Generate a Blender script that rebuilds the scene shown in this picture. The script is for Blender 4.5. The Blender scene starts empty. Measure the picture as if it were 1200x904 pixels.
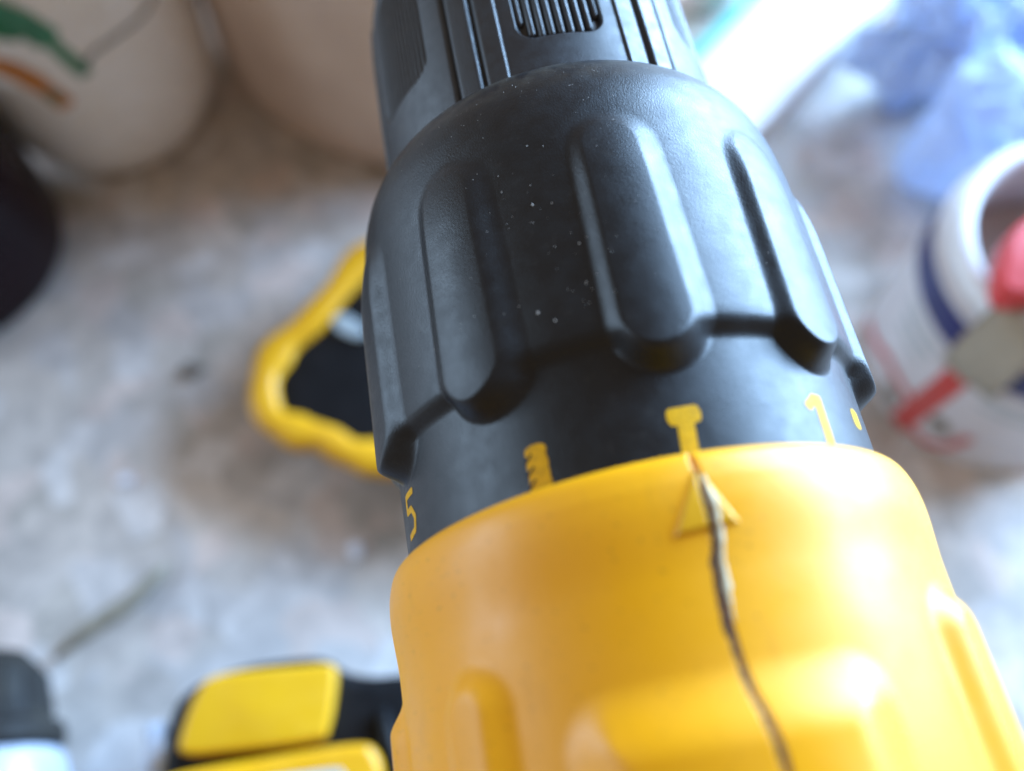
import bpy, bmesh, math, random
import numpy as np
from mathutils import Vector, Matrix, noise as mnoise

random.seed(7)
rng = np.random.default_rng(7)
sc = bpy.context.scene
col = sc.collection
MM = 0.001
AXH = 0.165                      # height of the drill's axis above the worktop (m)

# ------------------------------------------------------------------ camera
CAM = (-20.867, -26.092, 105.881)            # mm, relative to the drill axis at the housing rim
AZ, EL, RO = (math.radians(a) for a in (10.4708, 64.6074, 0.8140))
fw = Vector((math.sin(AZ)*math.cos(EL), math.cos(AZ)*math.cos(EL), -math.sin(EL)))
rt = fw.cross(Vector((0, 0, 1))).normalized(); upv = rt.cross(fw)
r2 = rt*math.cos(RO) + upv*math.sin(RO); u2 = -rt*math.sin(RO) + upv*math.cos(RO)
cam_d = bpy.data.cameras.new('camera'); cam = bpy.data.objects.new('camera', cam_d); col.objects.link(cam)
m = Matrix((r2, u2, -fw)).transposed().to_4x4()
m.translation = Vector((CAM[0]*MM, CAM[1]*MM, AXH + CAM[2]*MM))
cam.matrix_world = m
cam_d.sensor_width = 36; cam_d.lens = 33.0
cam_d.clip_start = 0.005; cam_d.clip_end = 50
cam_d.dof.use_dof = True; cam_d.dof.focus_distance = 0.104; cam_d.dof.aperture_fstop = 9.0
sc.camera = cam

# ------------------------------------------------------------------ light
w = bpy.data.worlds.new('World'); sc.world = w; w.use_nodes = True
bg = w.node_tree.nodes['Background']; bg.inputs[0].default_value = (1.0, 0.82, 0.66, 1); bg.inputs[1].default_value = 0.20

def area(name, pos, target, sx, sy, power, colr):
    l = bpy.data.lights.new(name, 'AREA'); l.shape = 'RECTANGLE'; l.size = sx; l.size_y = sy
    l.energy = power; l.color = colr
    o = bpy.data.objects.new(name, l); col.objects.link(o)
    o.location = pos
    o.rotation_euler = (Vector(target)-Vector(pos)).to_track_quat('-Z', 'Y').to_euler()
    return o
area('window_light', (1.0, 0.60, 0.45), (0.08, 0.04, 0.14), 1.1, 0.80, 64.0, (0.40, 0.65, 1.0))
area('far_window_light', (-1.08, 0.40, 0.36), (0, 0.02, 0.14), 0.8, 0.42, 6.5, (0.52, 0.74, 1.0))

sc.view_settings.view_transform = 'Standard'; sc.view_settings.look = 'None'
sc.view_settings.gamma = 1; sc.view_settings.use_curve_mapping = False
sc.view_settings.exposure = 0.66
sc.cycles.use_denoising = True
sc.cycles.max_bounces = 8

# ------------------------------------------------------------------ materials
class NT:
    def __init__(s, name):
        s.mat = bpy.data.materials.new(name); s.mat.use_nodes = True
        s.t = s.mat.node_tree; s.b = s.t.nodes['Principled BSDF']
    def n(s, typ, **kw):
        x = s.t.nodes.new(typ)
        for k, v in kw.items():
            if k.startswith('i_'): x.inputs[k[2:].replace('_', ' ')].default_value = v
            else: setattr(x, k, v)
        return x
    def l(s, a, b): s.t.links.new(a, b)
    def coord(s): return s.n('ShaderNodeTexCoord').outputs['Object']

def plastic(name, c, rough, grain=0.0, gscale=3000, var=0.1, vscale=120, c2=None, spec=0.5, rvar=0.08, stretch=None, scuff=0.0):
    T = NT(name); b = T.b
    b.inputs['Specular IOR Level'].default_value = spec
    co = T.coord()
    n1 = T.n('ShaderNodeTexNoise', i_Scale=vscale, i_Detail=5.0, i_Roughness=.6); T.l(co, n1.inputs['Vector'])
    mx = T.n('ShaderNodeMix', data_type='RGBA')
    mx.inputs[6].default_value = (*c, 1)
    c2 = c2 or tuple(min(1, k*(1+var*3)+var*.01) for k in c)
    mx.inputs[7].default_value = (*c2, 1)
    mr = T.n('ShaderNodeMapRange'); mr.inputs[1].default_value = .35; mr.inputs[2].default_value = .75
    T.l(n1.outputs['Fac'], mr.inputs[0]); T.l(mr.outputs[0], mx.inputs[0]); T.l(mx.outputs[2], b.inputs['Base Color'])
    m2 = T.n('ShaderNodeMapRange'); m2.inputs[1].default_value = .3; m2.inputs[2].default_value = .7
    m2.inputs[3].default_value = rough-rvar; m2.inputs[4].default_value = rough+rvar
    n2 = T.n('ShaderNodeTexNoise', i_Scale=vscale*3.1, i_Detail=4.0); T.l(co, n2.inputs['Vector'])
    T.l(n2.outputs['Fac'], m2.inputs[0]); T.l(m2.outputs[0], b.inputs['Roughness'])
    if grain:
        n3 = T.n('ShaderNodeTexNoise', i_Scale=gscale, i_Detail=3.0, i_Roughness=.65)
        if stretch:
            mp = T.n('ShaderNodeMapping'); mp.inputs['Scale'].default_value = stretch
            T.l(co, mp.inputs['Vector']); T.l(mp.outputs[0], n3.inputs['Vector'])
        else: T.l(co, n3.inputs['Vector'])
        bp = T.n('ShaderNodeBump'); bp.inputs['Strength'].default_value = grain; bp.inputs['Distance'].default_value = 0.0002
        T.l(n3.outputs['Fac'], bp.inputs['Height']); T.l(bp.outputs[0], b.inputs['Normal'])
    return T.mat

M = {}
M['collar'] = plastic('black_textured_plastic', (0.004, 0.0044, 0.0055), .40, .24, 5000, .2, 150, (0.007, 0.007, 0.008), stretch=(1, .6, 1), spec=.5, rvar=.06)
M['chuck'] = plastic('black_chuck_plastic', (0.010, 0.0105, 0.013), .47, .2, 5000, .2, 200, (0.018, 0.019, 0.022), spec=.72)
M['yellow'] = plastic('yellow_plastic', (0.98, 0.425, 0.002), .43, .07, 1800, .05, 45, (0.94, 0.39, 0.002), rvar=.09, spec=.45)
def overlay(mat, colr, build):
    nt = mat.node_tree; b = nt.nodes['Principled BSDF']; src = b.inputs['Base Color'].links[0].from_socket
    mx = nt.nodes.new('ShaderNodeMix'); mx.data_type = 'RGBA'; mx.inputs[7].default_value = (*colr, 1)
    nt.links.new(src, mx.inputs[6]); nt.links.new(build(nt), mx.inputs[0]); nt.links.new(mx.outputs[2], b.inputs['Base Color'])
def noise_mask(nt, scale, lo, hi, amt, stretch=(1, 1, 1), gate=None):
    tc = nt.nodes.new('ShaderNodeTexCoord'); mp = nt.nodes.new('ShaderNodeMapping'); mp.inputs['Scale'].default_value = stretch
    nt.links.new(tc.outputs['Object'], mp.inputs['Vector'])
    nz = nt.nodes.new('ShaderNodeTexNoise'); nz.inputs['Scale'].default_value = scale; nz.inputs['Detail'].default_value = 6
    nt.links.new(mp.outputs[0], nz.inputs['Vector'])
    mr = nt.nodes.new('ShaderNodeMapRange'); mr.inputs[1].default_value = lo; mr.inputs[2].default_value = hi; mr.inputs[4].default_value = amt
    nt.links.new(nz.outputs['Fac'], mr.inputs[0])
    if not gate: return mr.outputs[0]
    sp = nt.nodes.new('ShaderNodeSeparateXYZ'); nt.links.new(tc.outputs['Object'], sp.inputs[0])
    g = nt.nodes.new('ShaderNodeMapRange'); g.inputs[1].default_value, g.inputs[2].default_value = gate
    nt.links.new(sp.outputs[1], g.inputs[0])
    mm = nt.nodes.new('ShaderNodeMath'); mm.operation = 'MULTIPLY'; nt.links.new(mr.outputs[0], mm.inputs[0]); nt.links.new(g.outputs[0], mm.inputs[1])
    return mm.outputs[0]
overlay(M['yellow'], (0.42, 0.17, 0.01), lambda nt: noise_mask(nt, 260, .62, .74, .2, (1, .35, 1)))
overlay(M['yellow'], (0.50, 0.22, 0.012), lambda nt: noise_mask(nt, 1600, .63, .70, .5))
overlay(M['collar'], (0.060, 0.050, 0.036), lambda nt: noise_mask(nt, 420, .35, .7, .9, gate=(.0455, .0515)))
overlay(M['collar'], (0.045, 0.042, 0.038), lambda nt: noise_mask(nt, 900, .60, .75, .22))
M['arrow'] = plastic('yellow_arrow_plastic', (0.86, 0.42, 0.002), .38, .10, 1500, .05, 60, (0.76, 0.37, 0.005), rvar=.05)
M['mark'] = plastic('yellow_print', (0.84, 0.43, 0.006), .5, .3, 3000, .1, 1400, (0.55, 0.28, 0.008), spec=.15)
M['grime'] = plastic('brown_grime', (0.045, 0.016, 0.004), .7, .5, 2500, .3, 700, (0.16, 0.06, 0.012))
M['flash'] = plastic('cream_worn_plastic', (0.76, 0.66, 0.44), .6, .5, 2500, .2, 500, (0.34, 0.19, 0.06))
M['black'] = plastic('black_rubber', (0.005, 0.005, 0.006), .5, .3, 1500, .2, 150, spec=.2)
M['metal'] = plastic('grey_steel', (0.35, 0.35, 0.36), .3); M['metal'].node_tree.nodes['Principled BSDF'].inputs['Metallic'].default_value = 1
M['dust'] = plastic('pale_dust', (0.55, 0.53, 0.50), .9)
M['ceramic'] = plastic('white_ceramic', (0.86, 0.83, 0.80), .25, 0, 0, .05, 20, (0.80, 0.72, 0.62))
M['tub'] = plastic('pale_tan_plastic', (0.72, 0.56, 0.45), .45, 0, 0, .05, 35, (0.56, 0.41, 0.32))
M['leaf_green'] = plastic('green_paint', (0.03, 0.16, 0.07), .35, 0, 0, .2, 100, (0.06, 0.28, 0.14))
M['orange'] = plastic('orange_paint', (0.62, 0.22, 0.02), .35, 0, 0, .2, 100, (0.45, 0.13, 0.02))
M['olive'] = plastic('olive_paint', (0.14, 0.13, 0.02), .35)
M['ink'] = plastic('dark_line_paint', (0.04, 0.05, 0.04), .4)
M['darkpot'] = plastic('dark_brown_glaze', (0.010, 0.005, 0.006), .22, 0, 0, .2, 30, (0.014, 0.006, 0.008), spec=.15)
M['bumper'] = plastic('amber_yellow_plastic', (0.80, 0.40, 0.006), .42, .2, 900, .1, 60, (0.70, 0.32, 0.006))
M['panel'] = plastic('bright_yellow_panel', (0.80, 0.43, 0.006), .45, .2, 900, .05, 90, (0.74, 0.38, 0.008))
M['greysticker'] = plastic('grey_sticker', (0.33, 0.37, 0.38), .4)
M['capgrey'] = plastic('worn_black_cap', (0.016, 0.014, 0.013), .65, .6, 700, .3, 120, (0.045, 0.040, 0.032), spec=.25)
M['bottle'] = plastic('pale_blue_white_bottle', (0.42, 0.46, 0.54), .3)
M['white'] = plastic('white_plastic', (0.78, 0.78, 0.80), .3, 0, 0, .03, 30)
M['label'] = plastic('white_printed_label', (0.66, 0.63, 0.65), .4, 0, 0, .1, 60, (0.55, 0.50, 0.51))
M['navy'] = plastic('navy_print', (0.010, 0.013, 0.10), .35)
M['red'] = plastic('red_print', (0.55, 0.05, 0.045), .5, 0, 0, .1, 120, (0.48, 0.11, 0.10))
M['redplastic'] = plastic('red_plastic', (0.58, 0.035, 0.035), .4)
M['contents'] = plastic('brown_dried_glue', (0.44, 0.38, 0.31), .6, .5, 300, .3, 90, (0.60, 0.56, 0.52))
M['beige'] = plastic('beige_grey_print', (0.33, 0.29, 0.23), .5, 0, 0, .1, 60)
M['greyprint'] = plastic('brown_grey_print', (0.20, 0.17, 0.14), .5)
M['teal'] = plastic('teal_print', (0.02, 0.50, 0.42), .4)
M['paper'] = plastic('pink_white_paper', (0.66, 0.58, 0.58), .8)
M['card'] = plastic('brown_cardboard', (0.20, 0.12, 0.055), .8, .3, 400, .2, 60)
M['twig'] = plastic('dry_twig_bark', (0.22, 0.19, 0.14), .9, .6, 900, .3, 200)
M['chip'] = plastic('white_chip', (0.80, 0.82, 0.92), .3)
M['pebble'] = plastic('grey_brown_grit', (0.17, 0.14, 0.11), .9)

def film_mat(name, c, alpha_t):
    T = NT(name); b = T.b
    b.inputs['Base Color'].default_value = (*c, 1); b.inputs['Roughness'].default_value = .28
    b.inputs['Transmission Weight'].default_value = alpha_t; b.inputs['IOR'].default_value = 1.2
    tr = T.n('ShaderNodeBsdfTranslucent'); tr.inputs[0].default_value = (*[min(1, k*1.1) for k in c], 1)
    mx = T.n('ShaderNodeMixShader'); mx.inputs[0].default_value = .25
    out = next(n for n in T.t.nodes if n.type == 'OUTPUT_MATERIAL')
    T.l(b.outputs[0], mx.inputs[1]); T.l(tr.outputs[0], mx.inputs[2]); T.l(mx.outputs[0], out.inputs[0])
    return T.mat
M['film'] = film_mat('clear_blue_film', (0.62, 0.73, 0.92), .1)

def stone_mat():
    T = NT('speckled_stone'); b = T.b; co = T.coord()
    wn = T.n('ShaderNodeTexNoise', i_Scale=70.0, i_Detail=2.0); T.l(co, wn.inputs['Vector'])
    va = T.n('ShaderNodeVectorMath', operation='MULTIPLY_ADD'); va.inputs[1].default_value = (.012,)*3
    T.l(wn.outputs['Color'], va.inputs[0]); T.l(co, va.inputs[2])
    v1 = T.n('ShaderNodeTexVoronoi', i_Scale=85.0); T.l(va.outputs[0], v1.inputs['Vector'])
    cr = T.n('ShaderNodeValToRGB'); cr.color_ramp.interpolation = 'CONSTANT'
    e = cr.color_ramp.elements
    cols = [(0.0, (.46, .415, .38)), (.2, (.52, .465, .42)), (.42, (.49, .455, .435)), (.6, (.56, .475, .43)), (.76, (.58, .545, .525)), (.9, (.41, .37, .33))]
    e[0].position, e[0].color = 0, (*cols[0][1], 1); e[1].position, e[1].color = cols[1][0], (*cols[1][1], 1)
    for p, c in cols[2:]:
        k = e.new(p); k.color = (*c, 1)
    sx = T.n('ShaderNodeSeparateColor'); T.l(v1.outputs['Color'], sx.inputs[0]); T.l(sx.outputs[0], cr.inputs[0])
    v2 = T.n('ShaderNodeTexVoronoi', i_Scale=210.0); T.l(va.outputs[0], v2.inputs['Vector'])
    s2 = T.n('ShaderNodeSeparateColor'); T.l(v2.outputs['Color'], s2.inputs[0])
    mr = T.n('ShaderNodeMapRange'); mr.inputs[3].default_value = 1.08; mr.inputs[4].default_value = 1.42
    T.l(s2.outputs[1], mr.inputs[0])
    n3 = T.n('ShaderNodeTexNoise', i_Scale=24.0, i_Detail=5.0); T.l(co, n3.inputs['Vector'])
    m3 = T.n('ShaderNodeMapRange'); m3.inputs[1].default_value = .3; m3.inputs[2].default_value = .7; m3.inputs[3].default_value = .74; m3.inputs[4].default_value = 1.14
    T.l(n3.outputs['Fac'], m3.inputs[0])
    mm = T.n('ShaderNodeMath', operation='MULTIPLY'); T.l(mr.outputs[0], mm.inputs[0]); T.l(m3.outputs[0], mm.inputs[1])
    vm = T.n('ShaderNodeVectorMath', operation='SCALE'); T.l(cr.outputs[0], vm.inputs[0]); T.l(mm.outputs[0], vm.inputs['Scale'])
    T.l(vm.outputs[0], b.inputs['Base Color'])
    b.inputs['Roughness'].default_value = .5
    return T.mat
M['stone'] = stone_mat()

# ------------------------------------------------------------------ helpers
def link(o, parent=None):
    col.objects.link(o)
    if parent is not None: o.parent = parent
    return o
def tag(o, label=None, cat=None, group=None, kind=None):
    if label: o['label'] = label
    if cat: o['category'] = cat
    if group: o['group'] = group
    if kind: o['kind'] = kind
    return o
def empty(name, loc=(0, 0, 0), rz=0):
    o = bpy.data.objects.new(name, None); o.empty_display_size = .01
    o.location = loc; o.rotation_euler = (0, 0, rz); return link(o)
def mesh_obj(name, verts, faces, mat, parent=None, smooth=True, normals=None):
    me = bpy.data.meshes.new(name); me.from_pydata([tuple(v) for v in verts], [], [tuple(f) for f in faces])
    me.materials.append(M[mat] if isinstance(mat, str) else mat)
    if smooth: me.polygons.foreach_set('use_smooth', [True]*len(me.polygons))
    me.update()
    if normals is not None: me.normals_split_custom_set_from_vertices([tuple(n) for n in normals])
    return link(bpy.data.objects.new(name, me), parent)
def bm_obj(name, bm, mat, parent=None, smooth=True):
    me = bpy.data.meshes.new(name); bm.normal_update(); bm.to_mesh(me); bm.free()
    me.materials.append(M[mat])
    if smooth: me.polygons.foreach_set('use_smooth', [True]*len(me.polygons))
    return link(bpy.data.objects.new(name, me), parent)
def sm(x): x = np.clip(x, 0, 1); return x*x*(3-2*x)

def heightfield(R, s, th, parts, parent, closed=True):
    """Body of revolution about +Y with radius R(s,theta) (mm). parts: list of (name, mat, face mask or None=rest, parent_index)."""
    S, T = np.meshgrid(s, th, indexing='ij')
    Rv = R(S, T)
    P = np.stack([Rv*np.sin(T), S, Rv*np.cos(T)], -1)*MM
    ds = np.gradient(P, axis=0)
    Pp = np.concatenate([P[:, -1:], P, P[:, :1]], 1) if closed else P
    dt = (Pp[:, 2:]-Pp[:, :-2]) if closed else np.gradient(P, axis=1)
    N = np.cross(dt, ds); N /= np.linalg.norm(N, axis=-1, keepdims=True)+1e-20
    rad = np.stack([np.sin(T), 0*T, np.cos(T)], -1)
    flip = (N*rad).sum(-1).mean() < 0
    if flip: N = -N
    ns, nt = S.shape
    ii = np.arange(ns-1)[:, None]; jj = np.arange(nt if closed else nt-1)[None, :]; j2 = (jj+1) % nt
    F = np.stack([ii*nt+jj, (ii+1)*nt+jj, (ii+1)*nt+j2, ii*nt+j2], -1)
    # orient outward
    a, b, c = (P.reshape(-1, 3)[F[0, 0, k]] for k in range(3))
    if np.dot(np.cross(b-a, c-a), rad[0, 0]) < 0: F = F[..., ::-1]
    fs = (S[:-1, :]+S[1:, :])/2
    Tn = np.concatenate([T, T[:, :1]+2*np.pi], 1) if closed else T
    ft = (Tn[:-1, :-1]+Tn[:-1, 1:])/2
    fs = fs if closed else fs[:, :-1]
    taken = np.zeros(fs.shape, bool); objs = []
    Pv = P.reshape(-1, 3); Nv = N.reshape(-1, 3)
    masks = []
    for name, mat, fn, par in parts:
        if fn is None: masks.append(None); continue
        k = fn(fs, ft) & ~taken; taken |= k; masks.append(k)
    for (name, mat, fn, par), k in zip(parts, masks):
        if k is None: k = ~taken
        f = F[k]
        if len(f) == 0: objs.append(None); continue
        idx, inv = np.unique(f, return_inverse=True)
        o = mesh_obj(name, Pv[idx].tolist(), inv.reshape(f.shape).tolist(), mat, parent if par is None else objs[par], normals=Nv[idx].tolist())
        objs.append(o)
    return objs

def prof(pts):
    """smooth monotone-ish interpolation (Catmull-Rom/pchip) through (s, r)"""
    pts = sorted(pts); x = np.array([p[0] for p in pts], float); y = np.array([p[1] for p in pts], float)
    h = np.diff(x); d = np.diff(y)/h; mt = np.zeros_like(x)
    mt[0], mt[-1] = d[0], d[-1]
    for i in range(1, len(x)-1):
        mt[i] = 0 if d[i-1]*d[i] <= 0 else 2*d[i-1]*d[i]/(d[i-1]+d[i])
    def f(q):
        i = np.clip(np.searchsorted(x, q)-1, 0, len(x)-2); t = np.clip((q-x[i])/h[i], 0, 1)
        return (y[i]*(1+2*t)*(1-t)**2 + h[i]*mt[i]*t*(1-t)**2 + y[i+1]*t*t*(3-2*t) + h[i]*mt[i+1]*t*t*(t-1))
    return f
def wrap(a): return (a+np.pi) % (2*np.pi)-np.pi
def lathe(name, pts, mat, parent=None, n=96, axis='Z', org=(0, 0, 0), caps=True, sharp=False):
    """pts: list of (r, h) in mm"""
    v, f = [], []
    for (r, h) in pts:
        for k in range(n):
            a = 2*math.pi*k/n; x, y = r*math.cos(a), r*math.sin(a)
            p = (x, y, h) if axis == 'Z' else (x, h, -y)
            v.append(((p[0]+org[0])*MM, (p[1]+org[1])*MM, (p[2]+org[2])*MM))
    for i in range(len(pts)-1):
        for k in range(n):
            k2 = (k+1) % n
            f.append((i*n+k, i*n+k2, (i+1)*n+k2, (i+1)*n+k))
    if caps:
        f.append(tuple(range(n-1, -1, -1))); f.append(tuple((len(pts)-1)*n+k for k in range(n)))
    return mesh_obj(name, v, f, mat, parent)
def rounded(pts, rad=2.0, n=5):
    """round the corners of an open polyline profile"""
    out = [pts[0]]
    for i in range(1, len(pts)-1):
        p = Vector((*pts[i], 0)); a = Vector((*pts[i-1], 0))-p; b = Vector((*pts[i+1], 0))-p
        d = min(rad, a.length*.45, b.length*.45); pa = p+a.normalized()*d; pb = p+b.normalized()*d
        for k in range(n+1):
            t = k/n; q = pa*(1-t)**2+p*2*t*(1-t)+pb*t*t; out.append((q.x, q.y))
    out.append(pts[-1]); return out
def slab(name, poly, z0, z1, mat, parent=None, bevel=2.0, org=(0, 0), inset_top=0.0, seg=4):
    """extruded polygon (mm) with rounded top and bottom edges"""
    bm = bmesh.new()
    vs = [bm.verts.new(((x-org[0])*MM, (y-org[1])*MM, z0*MM)) for x, y in poly]
    f = bm.faces.new(vs); 
    if f.normal.z > 0 or (bm.normal_update() or f.normal.z > 0): f.normal_flip()
    r = bmesh.ops.extrude_face_region(bm, geom=[f])
    top = [g for g in r['geom'] if isinstance(g, bmesh.types.BMVert)]
    for v_ in top: v_.co.z = z1*MM
    bmesh.ops.recalc_face_normals(bm, faces=bm.faces)
    if bevel:
        ed = [e for e in bm.edges if abs(e.verts[0].co.z-e.verts[1].co.z) < 1e-7]
        bmesh.ops.bevel(bm, geom=ed, offset=bevel*MM, segments=seg, profile=.5, affect='EDGES', clamp_overlap=True)
    o = bm_obj(name, bm, mat, parent)
    return o
def smooth_poly(pts, n=6):
    """closed Catmull-Rom through pts"""
    out = []; k = len(pts)
    for i in range(k):
        p0, p1, p2, p3 = (np.array(pts[(i+j-1) % k], float) for j in range(4))
        for t in np.linspace(0, 1, n, endpoint=False):
            out.append(tuple(.5*((2*p1)+(-p0+p2)*t+(2*p0-5*p1+4*p2-p3)*t*t+(-p0+3*p1-3*p2+p3)*t**3)))
    return out
def tube(name, pts, radii, mat, parent=None, n=10):
    """tube through points (mm) with radii (mm)"""
    v, f = [], []; pts = [Vector(p) for p in pts]
    for i, p in enumerate(pts):
        t = (pts[min(i+1, len(pts)-1)]-pts[max(i-1, 0)]).normalized()
        a = t.cross(Vector((0, 0, 1)));  a = a.normalized() if a.length > 1e-4 else Vector((1, 0, 0)); b = t.cross(a)
        for k in range(n):
            q = p+(a*math.cos(2*math.pi*k/n)+b*math.sin(2*math.pi*k/n))*radii[i]; v.append(q*MM)
    for i in range(len(pts)-1):
        for k in range(n):
            k2 = (k+1) % n; f.append((i*n+k, (i+1)*n+k, (i+1)*n+k2, i*n+k2))
    f.append(tuple(range(n))); f.append(tuple((len(pts)-1)*n+k for k in range(n-1, -1, -1)))
    return mesh_obj(name, v, f, mat, parent)

def stroke_mesh(strokes, Rf, lift=.03, axis='Y', step=.35):
    """strokes: list of (points[(theta_deg, s)], width mm[, jag]) laid on the surface r=Rf(s, th); returns verts, faces"""
    V, F = [], []
    for q, st in enumerate(strokes):
        pts, wd = st[0], st[1]; jag = st[2] if len(st) > 2 else 0
        r0 = Rf(pts[0][1], math.radians(pts[0][0]))
        uv = [np.array((math.radians(a)*r0, s)) for a, s in pts]
        line = []
        for a, b in zip(uv[:-1], uv[1:]):
            k = max(2, int(np.linalg.norm(b-a)/step)+1)
            line += [a+(b-a)*t for t in np.linspace(0, 1, k, endpoint=False)]
        line.append(uv[-1])
        tot = len(line); base = len(V); nw = max(4, int(wd/step)+2)
        ln = np.array(line); tg = np.gradient(ln, axis=0); tg /= np.linalg.norm(tg, axis=1, keepdims=True)
        d = np.concatenate([[0], np.cumsum(np.linalg.norm(np.diff(ln, axis=0), axis=1))]); L = d[-1]
        hw = wd/2
        # rounded ends: add end points
        rows = []
        for i in range(tot): rows.append((ln[i], tg[i], hw*(1+jag*rng.normal())))
        cap = [(ln[0]-tg[0]*hw*.45*k, tg[0], hw*math.sqrt(max(0.02, 1-(k*.95)**2))) for k in (1, .6)]
        cap2 = [(ln[-1]+tg[-1]*hw*.45*k, tg[-1], hw*math.sqrt(max(0.02, 1-(k*.95)**2))) for k in (.6, 1)]
        rows = cap+rows+cap2
        for p, t, h in rows:
            nn = np.array((-t[1], t[0]))
            for k in range(nw):
                x = p+nn*h*(2*k/(nw-1)-1); th = x[0]/r0; r = Rf(x[1], th)+lift+.012*q
                V.append((r*math.sin(th)*MM, x[1]*MM, r*math.cos(th)*MM))
        for i in range(len(rows)-1):
            for k in range(nw-1):
                a = base+i*nw+k; F.append((a, a+nw, a+nw+1, a+1))
    return V, F

# ------------------------------------------------------------------ worktop
bm = bmesh.new(); bmesh.ops.create_cube(bm, size=1)
for v in bm.verts: v.co = Vector((v.co.x*2.0, v.co.y*2.0+.15, v.co.z*.04-.02))
tag(bm_obj('table_top', bm, 'stone', smooth=False), kind='structure')

# ------------------------------------------------------------------ the drill
drill = empty('cordless_drill', (0, 0, 0))
tag(drill, 'yellow and black cordless drill filling the middle, black chuck pointing away', 'power drill')
AX = Vector((0, 0, AXH))
def place(objs):
    for o in objs:
        if o is not None and o.parent is drill: o.location = AX

# --- clutch collar
skirt = prof([(-7, 27.05), (12.6, 27.1), (13.1, 27.25), (14.2, 28.15), (14.9, 28.42), (15.8, 28.5), (30, 28.4), (38, 28.25), (43, 27.85), (46.5, 27.1), (49, 26.05), (50.9, 24.8), (52.1, 23.5), (52.6, 22.2), (52.8, 20.5)])
RIBS = [math.radians(a) for a in (-71.5, -35.4, 2.0, 38.4, 75, 118, 161, 204, 243)]; NR = len(RIBS)
def rib_d(S, T):
    u = None
    for c in RIBS:
        q = wrap(T-c)*28.6; u = q if u is None else np.where(abs(q) < abs(u), q, u)
    v = np.clip(S, 15.2, 35.8)
    hw = 5.75-.5*np.clip((S-14)/22, 0, 1)
    return np.hypot(u, S-v)-hw, u
def R_collar(S, T):
    base = skirt(S); d, u = rib_d(S, T)
    top = 29.85-.012*(S-14)-np.clip(S-31, 0, 20)**2*.015-.016*u*u
    wdt = 1.9+1.2*sm((u+2.2)/5.0)
    q = np.clip(-d/wdt, 0, 1)
    return base+np.maximum(top-base, 0)*(.3*q+.7*sm(q))
s_c = np.concatenate([np.linspace(-7, 8, 16), np.arange(8.2, 17, .16), np.arange(17, 32, .6), np.arange(32, 46, .3), np.arange(46, 52.81, .14)])
th_c = np.linspace(-np.pi, np.pi, 1260, endpoint=False)
parts = [('clutch_collar', 'collar', None, None)]
for k in range(NR):
    c = RIBS[k]
    parts.append(('grip_rib', 'collar', (lambda c: lambda S, T: (rib_d(S, T)[0] < -.05) & (abs(wrap(T-c)) < .3))(c), 0))
O = heightfield(R_collar, s_c, th_c, parts, drill); place(O); collar = O[0]

Rsk = lambda s, th: float(skirt(np.array(s)))
def mark(name, strokes, mat='mark', lift=.03):
    V, F = stroke_mesh(strokes, Rsk, lift); return mesh_obj(name, V, F, mat, collar)
mark('hammer_symbol', [([(-.6, 5.05), (4.6, 5.15)], 1.75), ([(2.0, 4.6), (1.2, 0.0)], 1.6)])
ds_ = mark('drill_symbol', [([(-28.2, 5.3), (-28.4, -.5)], 2.25, .05)])
V, F = stroke_mesh([([(-30.9, 4.2-k*1.25), (-29.2, 4.9-k*1.25)], .22) for k in range(4)], Rsk, .06); mesh_obj('flute_line', V, F, 'black', collar)
mark('torque_number', [([(31.6, 5.6), (34.6, 6.7)], 1.05), ([(35.4, 6.8), (35.2, 2.0)], 1.25)])
mark('torque_number', [([(-69, 8.3), (-75, 8.4), (-75.4, 6.7), (-71.4, 6.6), (-69.3, 5.4), (-70.4, 4.1), (-75.4, 3.9)], .75)])
mark('torque_dot', [([(52.0, 6.5), (52.0, 5.1)], 2.0)])
for a, s in ((-58, 6), (-100, 6), (100, 6), (78, 6)):
    mark('torque_dot', [([(a, 6.6), (a, 5.8)], 1.1)]) if abs(a) > 70 else None

# dust on the collar
V, F = [], []
def fleck(thd, s, size):
    th = math.radians(thd); r = float(R_collar(np.array(s), np.array(th)))+.02
    n = Vector((math.sin(th), 0, math.cos(th))); t = Vector((math.cos(th), 0, -math.sin(th))); y = Vector((0, 1, 0))
    b = len(V); a0 = random.random()*6; k = 7
    for i in range(k):
        a = a0+2*math.pi*i/k; q = size*(.7+.5*random.random())
        V.append((n*r+t*math.cos(a)*q*.8+y*(s+math.sin(a)*q))*MM)
    V.append((n*(r+size*.5)+y*s)*MM)
    for i in range(k): F.append((b+i, b+(i+1) % k, b+k))
for thd, s, z in ((-17.5, 30.5, .17), (-13.5, 30, .10), (-21, 18.2, .17), (-10, 24.5, .11), (-23.5, 35.5, .08), (-16, 38, .08), (-10.5, 20, .1), (-18, 16.8, .12)): fleck(thd, s, z)
for _ in range(110): fleck(random.gauss(-12, 22), random.uniform(17, 49), random.choice((.03, .04, .05, .06)))
for _ in range(40): fleck(random.gauss(-20, 30), random.uniform(44, 50.5), random.choice((.03, .04, .05)))
tag(mesh_obj('dust', V, F, 'dust', collar, smooth=False), 'pale dust flecks on the black collar', kind='stuff')

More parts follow.
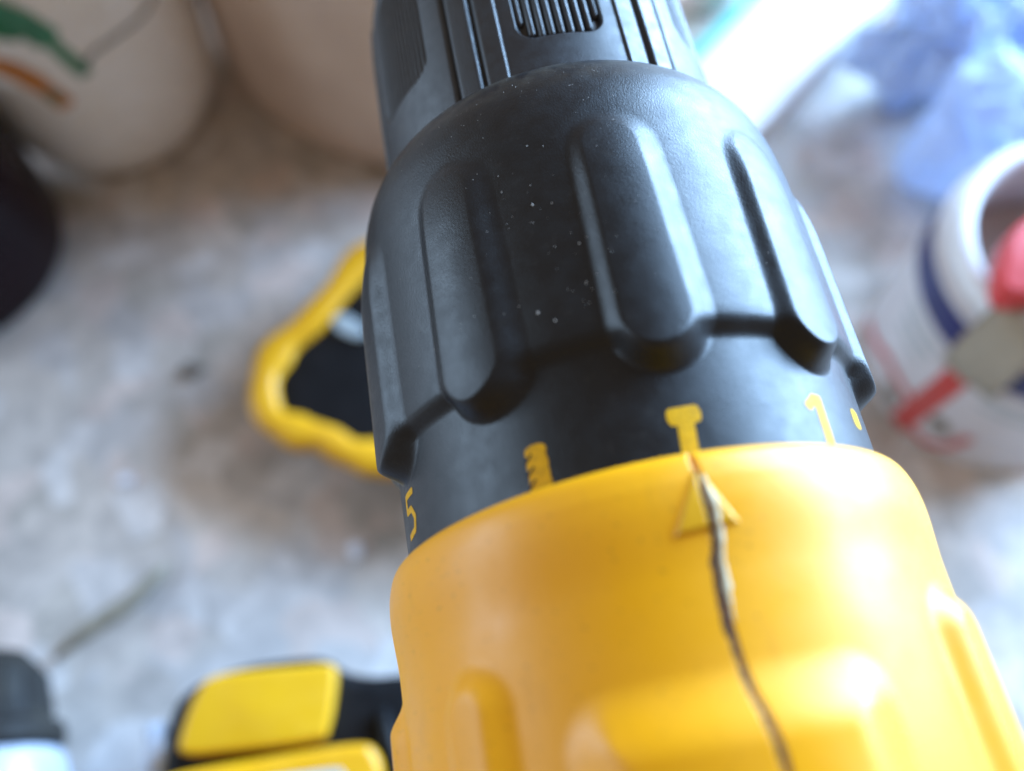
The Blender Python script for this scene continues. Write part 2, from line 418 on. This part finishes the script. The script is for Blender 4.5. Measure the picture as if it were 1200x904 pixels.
# --- chuck
cprof = prof([(47, 22.9), (60, 23.0), (76, 22.9), (84, 22.5), (88, 21.7), (93, 19.6), (97, 16.6), (99.5, 13.5), (100.4, 11), (100.5, 7.2), (97, 6.8), (85, 6.5)])
W0 = math.radians(.6)
def sect(T):   # angle to nearest window centre and to nearest fine panel centre
    a = np.round((T-W0)/(2*np.pi/3)); uw = wrap(T-W0-a*2*np.pi/3)
    b = np.round((T-W0-np.pi/3)/(2*np.pi/3)); uf = wrap(T-W0-np.pi/3-b*2*np.pi/3)
    return uw, uf
def rrect(u, s, hu, s0, s1, rad):
    cu, cs, hs = abs(u)-hu+rad, abs(s-(s0+s1)/2)-(s1-s0)/2+rad, 0
    return np.hypot(np.maximum(cu, 0), np.maximum(cs, 0))+np.minimum(np.maximum(cu, cs), 0)-rad
def win_d(S, T): uw, uf = sect(T); return rrect(uw*22.9, S, 5.5, 57.6, 82, 2.6)
def fine_d(S, T): uw, uf = sect(T); return rrect(uf*22.9, S, 6.4, 60.6, 82, 3.2)
def R_chuck(S, T):
    r = cprof(S); uw, uf = sect(T); on = sm((86-S)/2)
    dg = np.degrees(abs(uw))
    r = r-on*.75*np.exp(-((dg-26.3)/.85)**2)-on*.75*np.exp(-((dg-35.3)/.85)**2)
    r = r+on*.28*sm((dg-25)/1)*sm((36.6-dg)/1)
    r = r-on*.30*sm((19.2-dg)/1.0)
    r = r-.9*sm(-win_d(S, T)/.45)
    fd = fine_d(S, T)
    r = r-.30*sm(-fd/.25)*(.5+.5*np.cos(uf*22.9*2*np.pi/.82))-.06*sm(-fd/.3)
    return r
s_k = np.concatenate([np.linspace(47, 57, 16), np.arange(57.1, 62.5, .18), np.linspace(62.6, 80, 26), np.arange(80.2, 86, .3), np.linspace(86.3, 100.4, 30), [100.45, 100.5]])
th_k = np.linspace(-np.pi, np.pi, 1800, endpoint=False)
def near(c, half): return lambda S, T: abs(wrap(T-c)) < half
parts = [('chuck', 'chuck', None, None)]
for k in range(3):
    c = W0+k*2*np.pi/3
    parts.append(('grip_recess', 'chuck', (lambda c: lambda S, T: (win_d(S, T) < -.05) & (abs(wrap(T-c)) < .6))(c), 0))
for k in range(3):
    c = W0+np.pi/3+k*2*np.pi/3
    parts.append(('fine_grip_panel', 'chuck', (lambda c: lambda S, T: (fine_d(S, T) < -.05) & (abs(wrap(T-c)) < .6))(c), 0))
O = heightfield(R_chuck, s_k, th_k, parts, drill); place(O); chuck = O[0]
# ridges standing in the recesses
NRG = 9; pitch = 11.0/NRG
for k in range(3):
    for q in range(NRG):
        u = (q-(NRG-1)/2)*pitch
        edge = abs(u)+pitch/2
        cut = 2.6-math.sqrt(max(0, 2.6**2-max(0, edge-2.9)**2)) if edge > 2.9 else 0
        s0, s1 = 57.95+cut, 81.6-cut
        ca = W0+k*2*math.pi/3+u/22.9; V, F = [], []; nseg = 7; rw = pitch*.44
        rows = [(s0, .25), (s0+.15, .7), (s0+.45, 1), (s0+6, 1), (s0+12, 1), (s1-.45, 1), (s1-.15, .7), (s1, .25)]
        for s, g in rows:
            for i in range(nseg):
                a = math.pi*i/(nseg-1); du = -math.cos(a)*rw*max(g, .5); h = math.sin(a)*.72*g
                rr = float(cprof(np.array(s)))-.3-.93+h; th = ca+du/22.9
                V.append((rr*math.sin(th)*MM, s*MM, rr*math.cos(th)*MM))
        for i in range(len(rows)-1):
            for j in range(nseg-1):
                a = i*nseg+j; F.append((a, a+nseg, a+nseg+1, a+1))
        mesh_obj('grip_ridge', V, F, 'chuck', chuck)
for k in range(3):
    a = k*2*math.pi/3
    bmj = bmesh.new(); bmesh.ops.create_cube(bmj, size=1)
    for v in bmj.verts:
        p = Vector((v.co.x*3.0, v.co.y*16+95, v.co.z*4+3.6-(v.co.y > 0)*1.0)); v.co = Matrix.Rotation(a, 3, 'Y') @ p * MM
    bmesh.ops.bevel(bmj, geom=list(bmj.edges), offset=.0004, segments=2, affect='EDGES')
    bm_obj('jaw', bmj, 'metal', chuck, smooth=False)

# --- yellow gear housing
hprof = prof([(1.05, 26.9), (1.06, 27.7), (1.0, 28.3), (.75, 28.8), (.2, 29.2), (-.8, 29.55), (-2.2, 29.82), (-4, 29.92), (-10, 29.6), (-30, 30.0), (-60, 31), (-95, 30.5), (-104, 29.5)])
seam_u = prof([(-104, 0), (-40, .1), (-25.6, .12), (-23, 0), (-19, -.5), (-15, -.7), (-9.7, -.35), (-6.8, .05), (-.8, 0), (1.1, 0)])
TRI = [(-.1, -.6), (-3.45, -6.75), (2.5, -6.35)]     # (u mm, s)
def tri_d(u, s):
    d = None
    for i in range(3):
        a, b = TRI[i], TRI[(i+1) % 3]; ex, ey = b[0]-a[0], b[1]-a[1]; L = math.hypot(ex, ey)
        k = ((u-a[0])*ey-(s-a[1])*ex)/L
        d = k if d is None else np.maximum(d, k)
    return d
_c = (sum(p[0] for p in TRI)/3, sum(p[1] for p in TRI)/3)
TS = 1 if tri_d(np.array(_c[0]), np.array(_c[1])) < 0 else -1
def tri_d2(u, s):
    d = None
    for i in range(3):
        a, b = TRI[i], TRI[(i+1) % 3]; ex, ey = b[0]-a[0], b[1]-a[1]; L = math.hypot(ex, ey)
        k = TS*((u-a[0])*ey-(s-a[1])*ex)/L
        d = k if d is None else np.maximum(d, k)
    return d
BOSS = [math.radians(a) for a in (-47.5, 47.5, -86, 88)]
def boss_d(S, T, c): 
    u = wrap(T-c)*30; v = np.clip(S, -60, -17.0); return np.hypot(u, S-v)-4.9
def saddle_d(S, T):
    u = T*30; hu = 14.6; cu = abs(u+2.0)-hu+5; cs = (S+17.2)+5
    return np.hypot(np.maximum(cu, 0), np.maximum(cs, 0))+np.minimum(np.maximum(cu, cs), 0)-5
def R_house(S, T):
    r = hprof(S); u = wrap(T)*30
    for c in BOSS: r = r+1.6*sm(-boss_d(S, T, c)/3.4)
    r = r+1.9*sm(-saddle_d(S, wrap(T))/6.5)
    r = r+.36*sm(-tri_d2(u, S)/.35)
    r = r-.55*np.exp(-((u-seam_u(S))/.22)**2)*sm((1.0-S)/.8)
    return r
s_h = np.concatenate([np.linspace(-104, -30, 40), np.arange(-29.6, -8, .36), np.arange(-7.9, .7, .13), np.linspace(.72, 1.06, 8)])
fine = np.arange(-4.2, 3.4, .085)/30
th_h = np.concatenate([fine, np.linspace(fine[-1]+.01, 2*np.pi+fine[0]-.01, 640)])
th_h = wrap(th_h); th_h = np.sort(th_h)
parts = [('gear_housing', 'yellow', None, None),
         ('pointer_arrow', 'arrow', lambda S, T: tri_d2(wrap(T)*30, S) < -.02, 0)]
for c in BOSS:
    parts.append(('screw_boss', 'yellow', (lambda c: lambda S, T: boss_d(S, T, c) < -.05)(c), 0))
parts.append(('top_plate', 'yellow', lambda S, T: saddle_d(S, wrap(T)) < -.05, 0))
O = heightfield(R_house, s_h, th_h, parts, drill); place(O); house = O[0]
Rh = lambda s, th: float(R_house(np.array(s), np.array(th)))
def Rh_s(s, th):   # housing without the groove
    u = th*30; return Rh(s, th)+.55*math.exp(-((u-float(seam_u(np.array(s))))/.22)**2)
def seam_strip(name, mat, s0, s1, off, wid, lift, jag, step=.18):
    V, F = [], []; n = int((s1-s0)/step); nw = 5; wob = 0; wv = 1
    for i in range(n+1):
        s = s0+(s1-s0)*i/n
        wob += (-.25*wob+rng.normal()*.035); wv += (-.3*(wv-1)+rng.normal()*jag)
        uc = float(seam_u(np.array(s)))+off+wob; endf = min(1, 4*min(i, n-i)/n+.15)
        for k in range(nw):
            q = 2*k/(nw-1)-1; u = uc+q*wid/2*max(.12, wv)*endf; th = u/30
            r = Rh_s(s, th)+lift*(1-q*q*.9)*endf
            V.append((r*math.sin(th)*MM, s*MM, r*math.cos(th)*MM))
    for i in range(n):
        for k in range(nw-1):
            a = i*nw+k; F.append((a, a+nw, a+nw+1, a+1))
    return mesh_obj(name, V, F, mat, house)
seam_strip('mould_seam', 'grime', -30, .9, -.02, .50, .04, .12)
seam_strip('seam_flash', 'flash', -14.2, -1.6, .50, .74, .22, .17)
seam_strip('grime_smear', 'grime', -15.5, -7.6, -.40, .42, .03, .12)

# --- parts of the drill behind the frame: rear cap, handle, trigger, battery
tc = [(29.6, -103.8), (30.6, -105), (30.4, -112), (28, -120), (22, -126), (12, -129), (.5, -129.5)]
lathe('rear_cap', [(r, -h) for r, h in tc], 'black', drill, 96, 'Y', (0, 0, AXH/MM), caps=False).scale = (1, -1, 1)
def loft(name, rings, mat, parent):   # rings: (z, cy, hx, hy)
    V, F = [], []; n = 32
    for z, cy, hx, hy in rings:
        for k in range(n):
            a = 2*math.pi*k/n; c, s_ = math.cos(a), math.sin(a)
            V.append((math.copysign(abs(c)**.75, c)*hx*MM, (cy+math.copysign(abs(s_)**.75, s_)*hy)*MM, z*MM))
    for i in range(len(rings)-1):
        for k in range(n):
            k2 = (k+1) % n; F.append((i*n+k, i*n+k2, (i+1)*n+k2, (i+1)*n+k))
    F.append(tuple(range(n-1, -1, -1))); F.append(tuple((len(rings)-1)*n+k for k in range(n)))
    return mesh_obj(name, V, F, mat, parent)
loft('handle', [(58, -72, 17, 26), (70, -72, 16, 22), (90, -70, 16, 20), (115, -66, 17, 22), (136, -62, 19, 26), (150, -60, 20, 30)], 'black', drill)
loft('trigger', [(112, -44, 8, 6), (118, -41, 8.5, 8), (128, -39, 8.5, 8), (134, -40, 8, 6)], 'black', drill)
loft('foot', [(50, -55, 36, 50), (54, -55, 38, 54), (60, -56, 36, 50), (64, -62, 24, 34)], 'yellow', drill)
bt = loft('battery', [(0, -55, 34, 50), (3, -55, 37, 54), (30, -55, 38, 56), (46, -55, 37, 54), (49.8, -55, 35, 50)], 'black', drill)

# ------------------------------------------------------------------ things on the worktop
# floral ceramic jar
jar = empty('ceramic_jar', (-.121, .236, 0)); tag(jar, 'white ceramic jar painted with green leaf and orange flower, at the back left', 'jar')
jp = rounded([(1, 0), (27, 0), (33, 3), (38.5, 16), (40.3, 34), (40.5, 80), (37, 92), (35, 97), (33.5, 97), (34.5, 90), (37, 80), (37, 30), (1, 8)], 4)
lathe('body', jp, 'ceramic', jar)
jprof = prof([(0, 30), (3, 33.4), (9, 36.3), (16, 38.3), (25, 39.6), (34, 40.4), (50, 40.5), (80, 40.5)])
def on_jar(name, strokes, mat, lift=.12):
    # theta measured from -Y; s = height
    V, F = stroke_mesh(strokes, lambda s, th: float(jprof(np.array(s))), lift, step=.8)
    V = [(x, -z, y) for x, y, z in V]
    return mesh_obj(name, V, F, mat, jar)
on_jar('leaf', [([(-6, 84), (2, 79), (8, 72)], 9), ([(8, 72), (12, 63), (15, 57)], 4.6), ([(-14, 78), (-2, 76)], 7)], 'leaf_green')
on_jar('stem', [([(16, 60), (22, 63), (33, 64.5), (49, 65), (60, 68)], 1.2)], 'ink', .3)
on_jar('flower', [([(-22, 64), (-12, 61.5), (-5, 56)], 8), ([(-5, 56), (1, 47)], 6)], 'orange', .12)
on_jar('bud', [([(-3, 52), (-1, 49)], 3.6)], 'olive', .35)

# pale tub behind the chuck
tub = empty('plastic_tub', (.002, .272, 0)); tag(tub, 'large pale pinkish tub standing behind the chuck', 'tub')
lathe('wall', rounded([(1, 0), (83, 0), (86, 4), (91, 185), (93, 186), (93, 190), (89, 190), (88, 184), (83, 6), (1, 6)], 2.5), 'tub', tub, 128)  # unseen upper wall made extra tall to block more of the window light

# dark round pot
pot = empty('dark_pot', (-.178, .179, 0)); tag(pot, 'dark brown glazed pot cut off by the left edge', 'pot')
lathe('body', rounded([(1, 0), (37, 0), (40.5, 5), (41, 20), (40, 48), (38, 58), (36, 58), (38.5, 47), (39, 20), (1, 6)], 4), 'darkpot', pot)

# black pack with knobbly yellow rim
HX = [(-36, 146), (-48.5, 133), (-58.5, 122.5), (-69, 114), (-74, 103), (-73.2, 92), (-65, 85), (-57, 81.5), (-50.5, 76), (-42, 72), (-25, 66), (0, 62), (16, 70), (22, 92), (20, 120), (8, 142), (-14, 152)]
org = (-30, 108)
pack = empty('tool_pack', (org[0]*MM, org[1]*MM, 0)); tag(pack, 'black tool pack with knobbly amber yellow rim lying left of the collar', 'tool pack')
cx, cy = org
core = smooth_poly([(cx+(x-cx)*.89, cy+(y-cy)*.89) for x, y in HX], 6)
slab('body', core, 0, 20, 'black', pack, 3, org)
ring = smooth_poly([(cx+(x-cx)*.935, cy+(y-cy)*.935) for x, y in HX], 8)
pts = [(x-cx, y-cy, 20) for x, y in ring]; n_ = len(pts)
V, F = [], []; nn = 14
for i, p in enumerate(pts):
    a, b = Vector(pts[i-1]), Vector(pts[(i+1) % n_]); t = (b-a).normalized(); o_ = Vector((t.y, -t.x, 0))
    kn = 4.3+.9*max(0, math.sin(i*2*math.pi/23+1.0))**2+.25*math.sin(i*.55)
    for k in range(nn):
        an = 2*math.pi*k/nn; V.append((Vector(p)+o_*math.cos(an)*kn+Vector((0, 0, 1))*math.copysign(abs(math.sin(an))**.5, math.sin(an))*3.2)*MM)
for i in range(n_):
    for k in range(nn): F.append((i*nn+k, ((i+1) % n_)*nn+k, ((i+1) % n_)*nn+(k+1) % nn, i*nn+(k+1) % nn))
mesh_obj('rim', V, F, 'bumper', pack)
slab('sticker', [(x*1.0, y*1.0) for x, y in smooth_poly([(-19.5, 13.5), (-16, 15), (-11, 10.5), (-10, 7), (-13, 6), (-18, 9.5)], 5)], 20.02, 21.2, 'greysticker', pack, .4)
# bottle with black cap lying in the lower left corner
bo = empty('capped_bottle', (-.1435, .016, .0225)); tag(bo, 'pale bottle with worn black cap lying in the lower left corner', 'bottle')
def lying(name, pts, mat):  # pts (r, h) h along +Y
    return lathe(name, pts, mat, bo, 64, 'Y')
lying('cap', rounded([(.3, 21), (7, 20.5), (12.0, 15), (14.0, 4.5), (14.6, 2.6), (17.2, 1.6), (17.4, -3.4), (15.5, -4), (.3, -4)], 1.4)[::-1], 'capgrey')
lying('body', rounded([(.3, -4.05), (16.5, -4.1), (18.3, -9), (21.5, -20), (22.4, -40), (22.4, -130), (19, -134), (.3, -134)], 3)[::-1], 'bottle')
for k in range(14):     # fluting of the cap
    a = 2*math.pi*k/14; V = []; F = []
    rr = [(12.3, 14.4), (13.2, 9.5), (14.05, 4.6)]
    for r, h in rr:
        for da, dr in ((-.07, -.15), (-.04, .45), (.04, .45), (.07, -.15)):
            V.append(((r+dr)*math.cos(a+da)*MM, h*MM, (r+dr)*math.sin(a+da)*MM))
    for i in range(2):
        for j in range(3): q = i*4+j; F.append((q, q+4, q+5, q+1))
    mesh_obj('cap_flute', V, F, 'capgrey', bo)

# black tool battery with yellow panels
bp_ = empty('tool_battery', (-.070, -.004, 0)); tag(bp_, 'black tool battery with two bright yellow panels at the bottom left beside the housing', 'battery')
og = (-70, -4)
body = smooth_poly([(-96, 4), (-92, 15), (-80, 19.5), (-60, 19), (-52, 14), (-44, 12), (-28, 11), (-18, 8), (-16, -20), (-20, -50), (-60, -54), (-92, -46), (-98, -20)], 6)
slab('body', body, 0, 40, 'black', bp_, 4, og)
def quad(pts, n=5): return smooth_poly(pts, n)
slab('yellow_panel', quad([(-86.0, 15.0), (-80, 17.6), (-62, 16.4), (-55.2, 15.4), (-54.6, 12), (-57.2, 2), (-61, -.6), (-80, 0.4), (-89, 1.4), (-90.6, 4.5)]), 40.02, 45, 'panel', bp_, 1.6, og)
slab('yellow_panel', quad([(-98, -4.5), (-90, -2.4), (-70, -2.4), (-52, -2.8), (-47, -5), (-46, -12), (-50, -22), (-90, -20), (-99, -12)]), 40.02, 46.5, 'bumper', bp_, 2.2, og)
slab('grey_inlay', quad([(-88, -7), (-60, -7.2), (-54, -9), (-56, -17), (-86, -16), (-92, -11)]), 46.52, 47.2, 'greysticker', bp_, .3, og)
tube('latch_pin', [(-27.5, 3, 36), (-27.5, 8, 36.5), (-28.5, 14, 36)], [3.2, 3.4, 2.4], 'bottle', bp_, 14)
tube('rail', [(25, 8, 41), (26.2, -2, 41.2), (27, -18, 41)], [1.6, 2.0, 1.8], 'black', bp_, 14)

# printed tin with a red scraper in it
TX, TY = 153, 83
tin = empty('glue_tin', (TX*MM, TY*MM, 0)); tag(tin, 'open white tin with navy band and red printed label, right of the collar', 'tin')
lathe('wall', rounded([(1, 0), (36.5, 0), (38, 1.5), (38, 58), (37, 59.5), (34.5, 60), (34.5, 64), (33.8, 65), (31.5, 65), (31, 64), (31, 6), (1, 6)], 1.2), 'label', tin, 128)
lathe('neck_ring', rounded([(34.55, 60.1), (35.6, 61), (35.8, 66), (34.5, 67.6), (31.5, 67.6), (30.4, 66), (30.4, 52)], 1.2), 'white', tin, 128, caps=False)
def on_tin(name, strokes, mat, lift=.12, r=38.0):
    V, F = stroke_mesh(strokes, lambda s, th: r, lift, step=1.2)
    return mesh_obj(name, [(x, -z, y) for x, y, z in V], F, mat, tin)
on_tin('navy_band', [([(-178+k*6, 52.5) for k in range(0, 60)], 11.5)], 'navy')
lathe('contents', [(.5, 44), (12, 45.5), (22, 43), (30.3, 45)], 'contents', tin, 64, caps=False)
on_tin('red_stroke', [([(-60, 42), (-61, 30), (-63, 14), (-64, 3)], 7)], 'red', .3)
on_tin('red_stroke', [([(-120, 6), (-104, 12), (-89, 18), (-72, 17), (-62, 16)], 3.2)], 'red', .18)
on_tin('red_stroke', [([(-60, 6), (-50, 4), (-42, 8), (-38, 18)], 3)], 'red', .24)
on_tin('grey_oval', [([(-80, 9), (-72, 9)], 7)], 'greyprint', .12)
on_tin('grey_oval', [([(-53, 18), (-49, 14)], 6)], 'greyprint', .4)
on_tin('text_line', [([(-100, 42), (-74, 42)], 1.8), ([(-98, 37), (-74, 37)], 1.8), ([(-96, 32), (-76, 32)], 1.8)], 'greysticker', .1)
on_tin('text_line', [([(-48, 40), (-20, 40)], 1.8), ([(-46, 35), (-20, 35)], 1.8)], 'greysticker', .1)
# beige strip folded over the rim
bs = empty('beige_strip', (TX*MM, TY*MM, 0)); tag(bs, 'flat beige strip folded over the rim of the white tin', 'strip')
V, F = [], []
path = [(28.5, 48), (29.3, 60), (29.8, 66), (31.5, 69.4), (34, 70), (36.6, 69), (38.2, 65), (39.2, 58), (39.4, 50), (39.2, 43)]
for q, (r, h) in enumerate(path):
    tx, tz = (path[min(q+1, 9)][0]-path[max(q-1, 0)][0], path[min(q+1, 9)][1]-path[max(q-1, 0)][1]); L = math.hypot(tx, tz); nx, nz = -tz/L, tx/L
    for sd in (0, 1):
        for k in range(9):
            a_ = math.radians(-57)+(k/8-.5)*16/38
            rr = r+nx*1.0*sd; hh = h+nz*1.0*sd
            V.append((rr*math.sin(a_)*MM, -rr*math.cos(a_)*MM, hh*MM))
for q in range(9):
    for sd in (0, 1):
        for k in range(8):
            a_ = q*18+sd*9+k; F.append((a_, a_+1, a_+19, a_+18) if sd == 0 else (a_, a_+18, a_+19, a_+1))
    for k in (0, 8): F.append((q*18+k, q*18+9+k, q*18+27+k, q*18+18+k))
for q in (0, 9):
    for k in range(8): F.append((q*18+k, q*18+k+1, q*18+10+k, q*18+9+k))
mesh_obj('strip', V, F, 'beige', bs)
# red scraper lying across the mouth
so = (150, 84)
sc_ = slab('red_scraper', smooth_poly([(116, 69), (119, 77), (125, 85), (140, 93), (165, 106), (190, 106), (196, 92), (180, 78), (150, 69), (124, 66.5)], 5), 0, 8.5, 'redplastic', None, 2, so)
sc_.location = (so[0]*MM, so[1]*MM, .0703); tag(sc_, 'red plastic scraper lying across the open tin', 'scraper')

# white carton with teal edge
cb = empty('white_carton', (.122, .212, 0), 0); tag(cb, 'long white carton with a teal edge lying behind the collar at right', 'carton')
d_ = Vector((58, 49)).normalized(); nrm = Vector((-d_.y, d_.x)); P0 = Vector((92, 190))
def cart(a, b):  # along, across -> local mm
    q = P0+d_*a+nrm*b; return (q.x-122, q.y-212)
slab('carton_body', [cart(-14, -19), cart(130, -19), cart(130, 16), cart(-14, 16)], 0, 20, 'white', cb, 1.5)
slab('teal_edge', [cart(-13, 16.1), cart(129, 16.1), cart(129, 19.5), cart(-13, 19.5)], 0, 20.5, 'teal', cb, .8)

# crumpled pale paper by the chuck
def crumple(name, c, rad, mat, seed, sub=4, amp=.35, fr=1.6, label=None, cat=None):
    b_ = bmesh.new(); bmesh.ops.create_icosphere(b_, subdivisions=sub, radius=1)
    zm = 9
    for v in b_.verts:
        q = v.co.copy(); n1 = mnoise.noise(q*fr+Vector((seed, 0, 0))); n2 = abs(mnoise.noise(q*fr*2.3+Vector((0, seed, 0))))
        n3 = abs(mnoise.noise(q*fr*5+Vector((0, 0, seed))))
        k = 1+amp*n1*1.6-amp*n2*1.3-amp*.5*n3
        v.co = Vector((q.x*rad[0], q.y*rad[1], q.z*rad[2]))*k*MM
        zm = min(zm, v.co.z)
    for v in b_.verts: v.co.z = max(v.co.z-zm*.8, 0)
    o = bm_obj(name, b_, mat); o.location = (c[0]*MM, c[1]*MM, 0.0003)
    return tag(o, label, cat)
crumple('paper_ball', (106, 256), (13, 12, 11), 'paper', 3.1, 3, label='small crumpled pinkish paper peeking out beside the chuck', cat='paper')
crumple('plastic_bag', (166, 194), (20, 17, 24), 'film', 8.3, 5, .45, 1.5, label='crumpled pale blue plastic bag at the top right', cat='plastic bag')
crumple('plastic_bag', (208, 208), (26, 26, 26), 'film', 5.7, 5, .45, 1.7, label='glossy pale blue plastic wrapper in the top right corner', cat='plastic bag')
crumple('plastic_bag', (174, 154), (27, 25, 26), 'film', 1.9, 5, .26, 1.1, label='puffy pale blue plastic bag right behind the tin', cat='plastic bag')
cd = slab('card_scrap', [(-20, -14), (16, -20), (22, 12), (-12, 17)], 0, 1.6, 'card', None, .3); cd.location = (.184, .226, 0); cd.rotation_euler = (0, 0, .5)
tag(cd, 'brown cardboard scrap between the carton and the blue bag', 'cardboard')

# twig, grit and bright chips
tw = tube('dry_twig', [(-137, 37.5, 2.3), (-131, 42, 2.6), (-124, 46, 3), (-116, 50, 2.6), (-110, 55.5, 2.4), (-106, 59.5, 1.8)], [.9, 1.8, 2.3, 2.2, 1.9, .8], 'twig')
tag(tw, 'short curved dry twig on the worktop above the black cap', 'twig')
def pebble(name, x, y, r, mat, lab, cat, seed, flat=.6):
    b_ = bmesh.new(); bmesh.ops.create_icosphere(b_, subdivisions=2, radius=1)
    for v in b_.verts:
        k = 1+.35*mnoise.noise(v.co*1.5+Vector((seed, 0, 0))); v.co = Vector((v.co.x*r[0], v.co.y*r[1], v.co.z*r[2]+r[2]*.8))*k*MM
    o = bm_obj(name, b_, mat); o.location = (x*MM, y*MM, 0); tag(o, lab, cat)
pebble('grit', -98, 122, (4.2, 2.4, 1.5), 'pebble', 'brown grey crumb on the worktop left of the yellow rimmed pack', 'crumb', 2.2)
pebble('chip', -119, 88, (2.6, 2.0, .8), 'chip', 'white chip on the worktop near the left edge', 'chip', 4.2)
pebble('chip', -52, 55, (2.2, 3.0, .9), 'chip', 'white chip on the worktop close to the yellow housing rim', 'chip', 6.2)
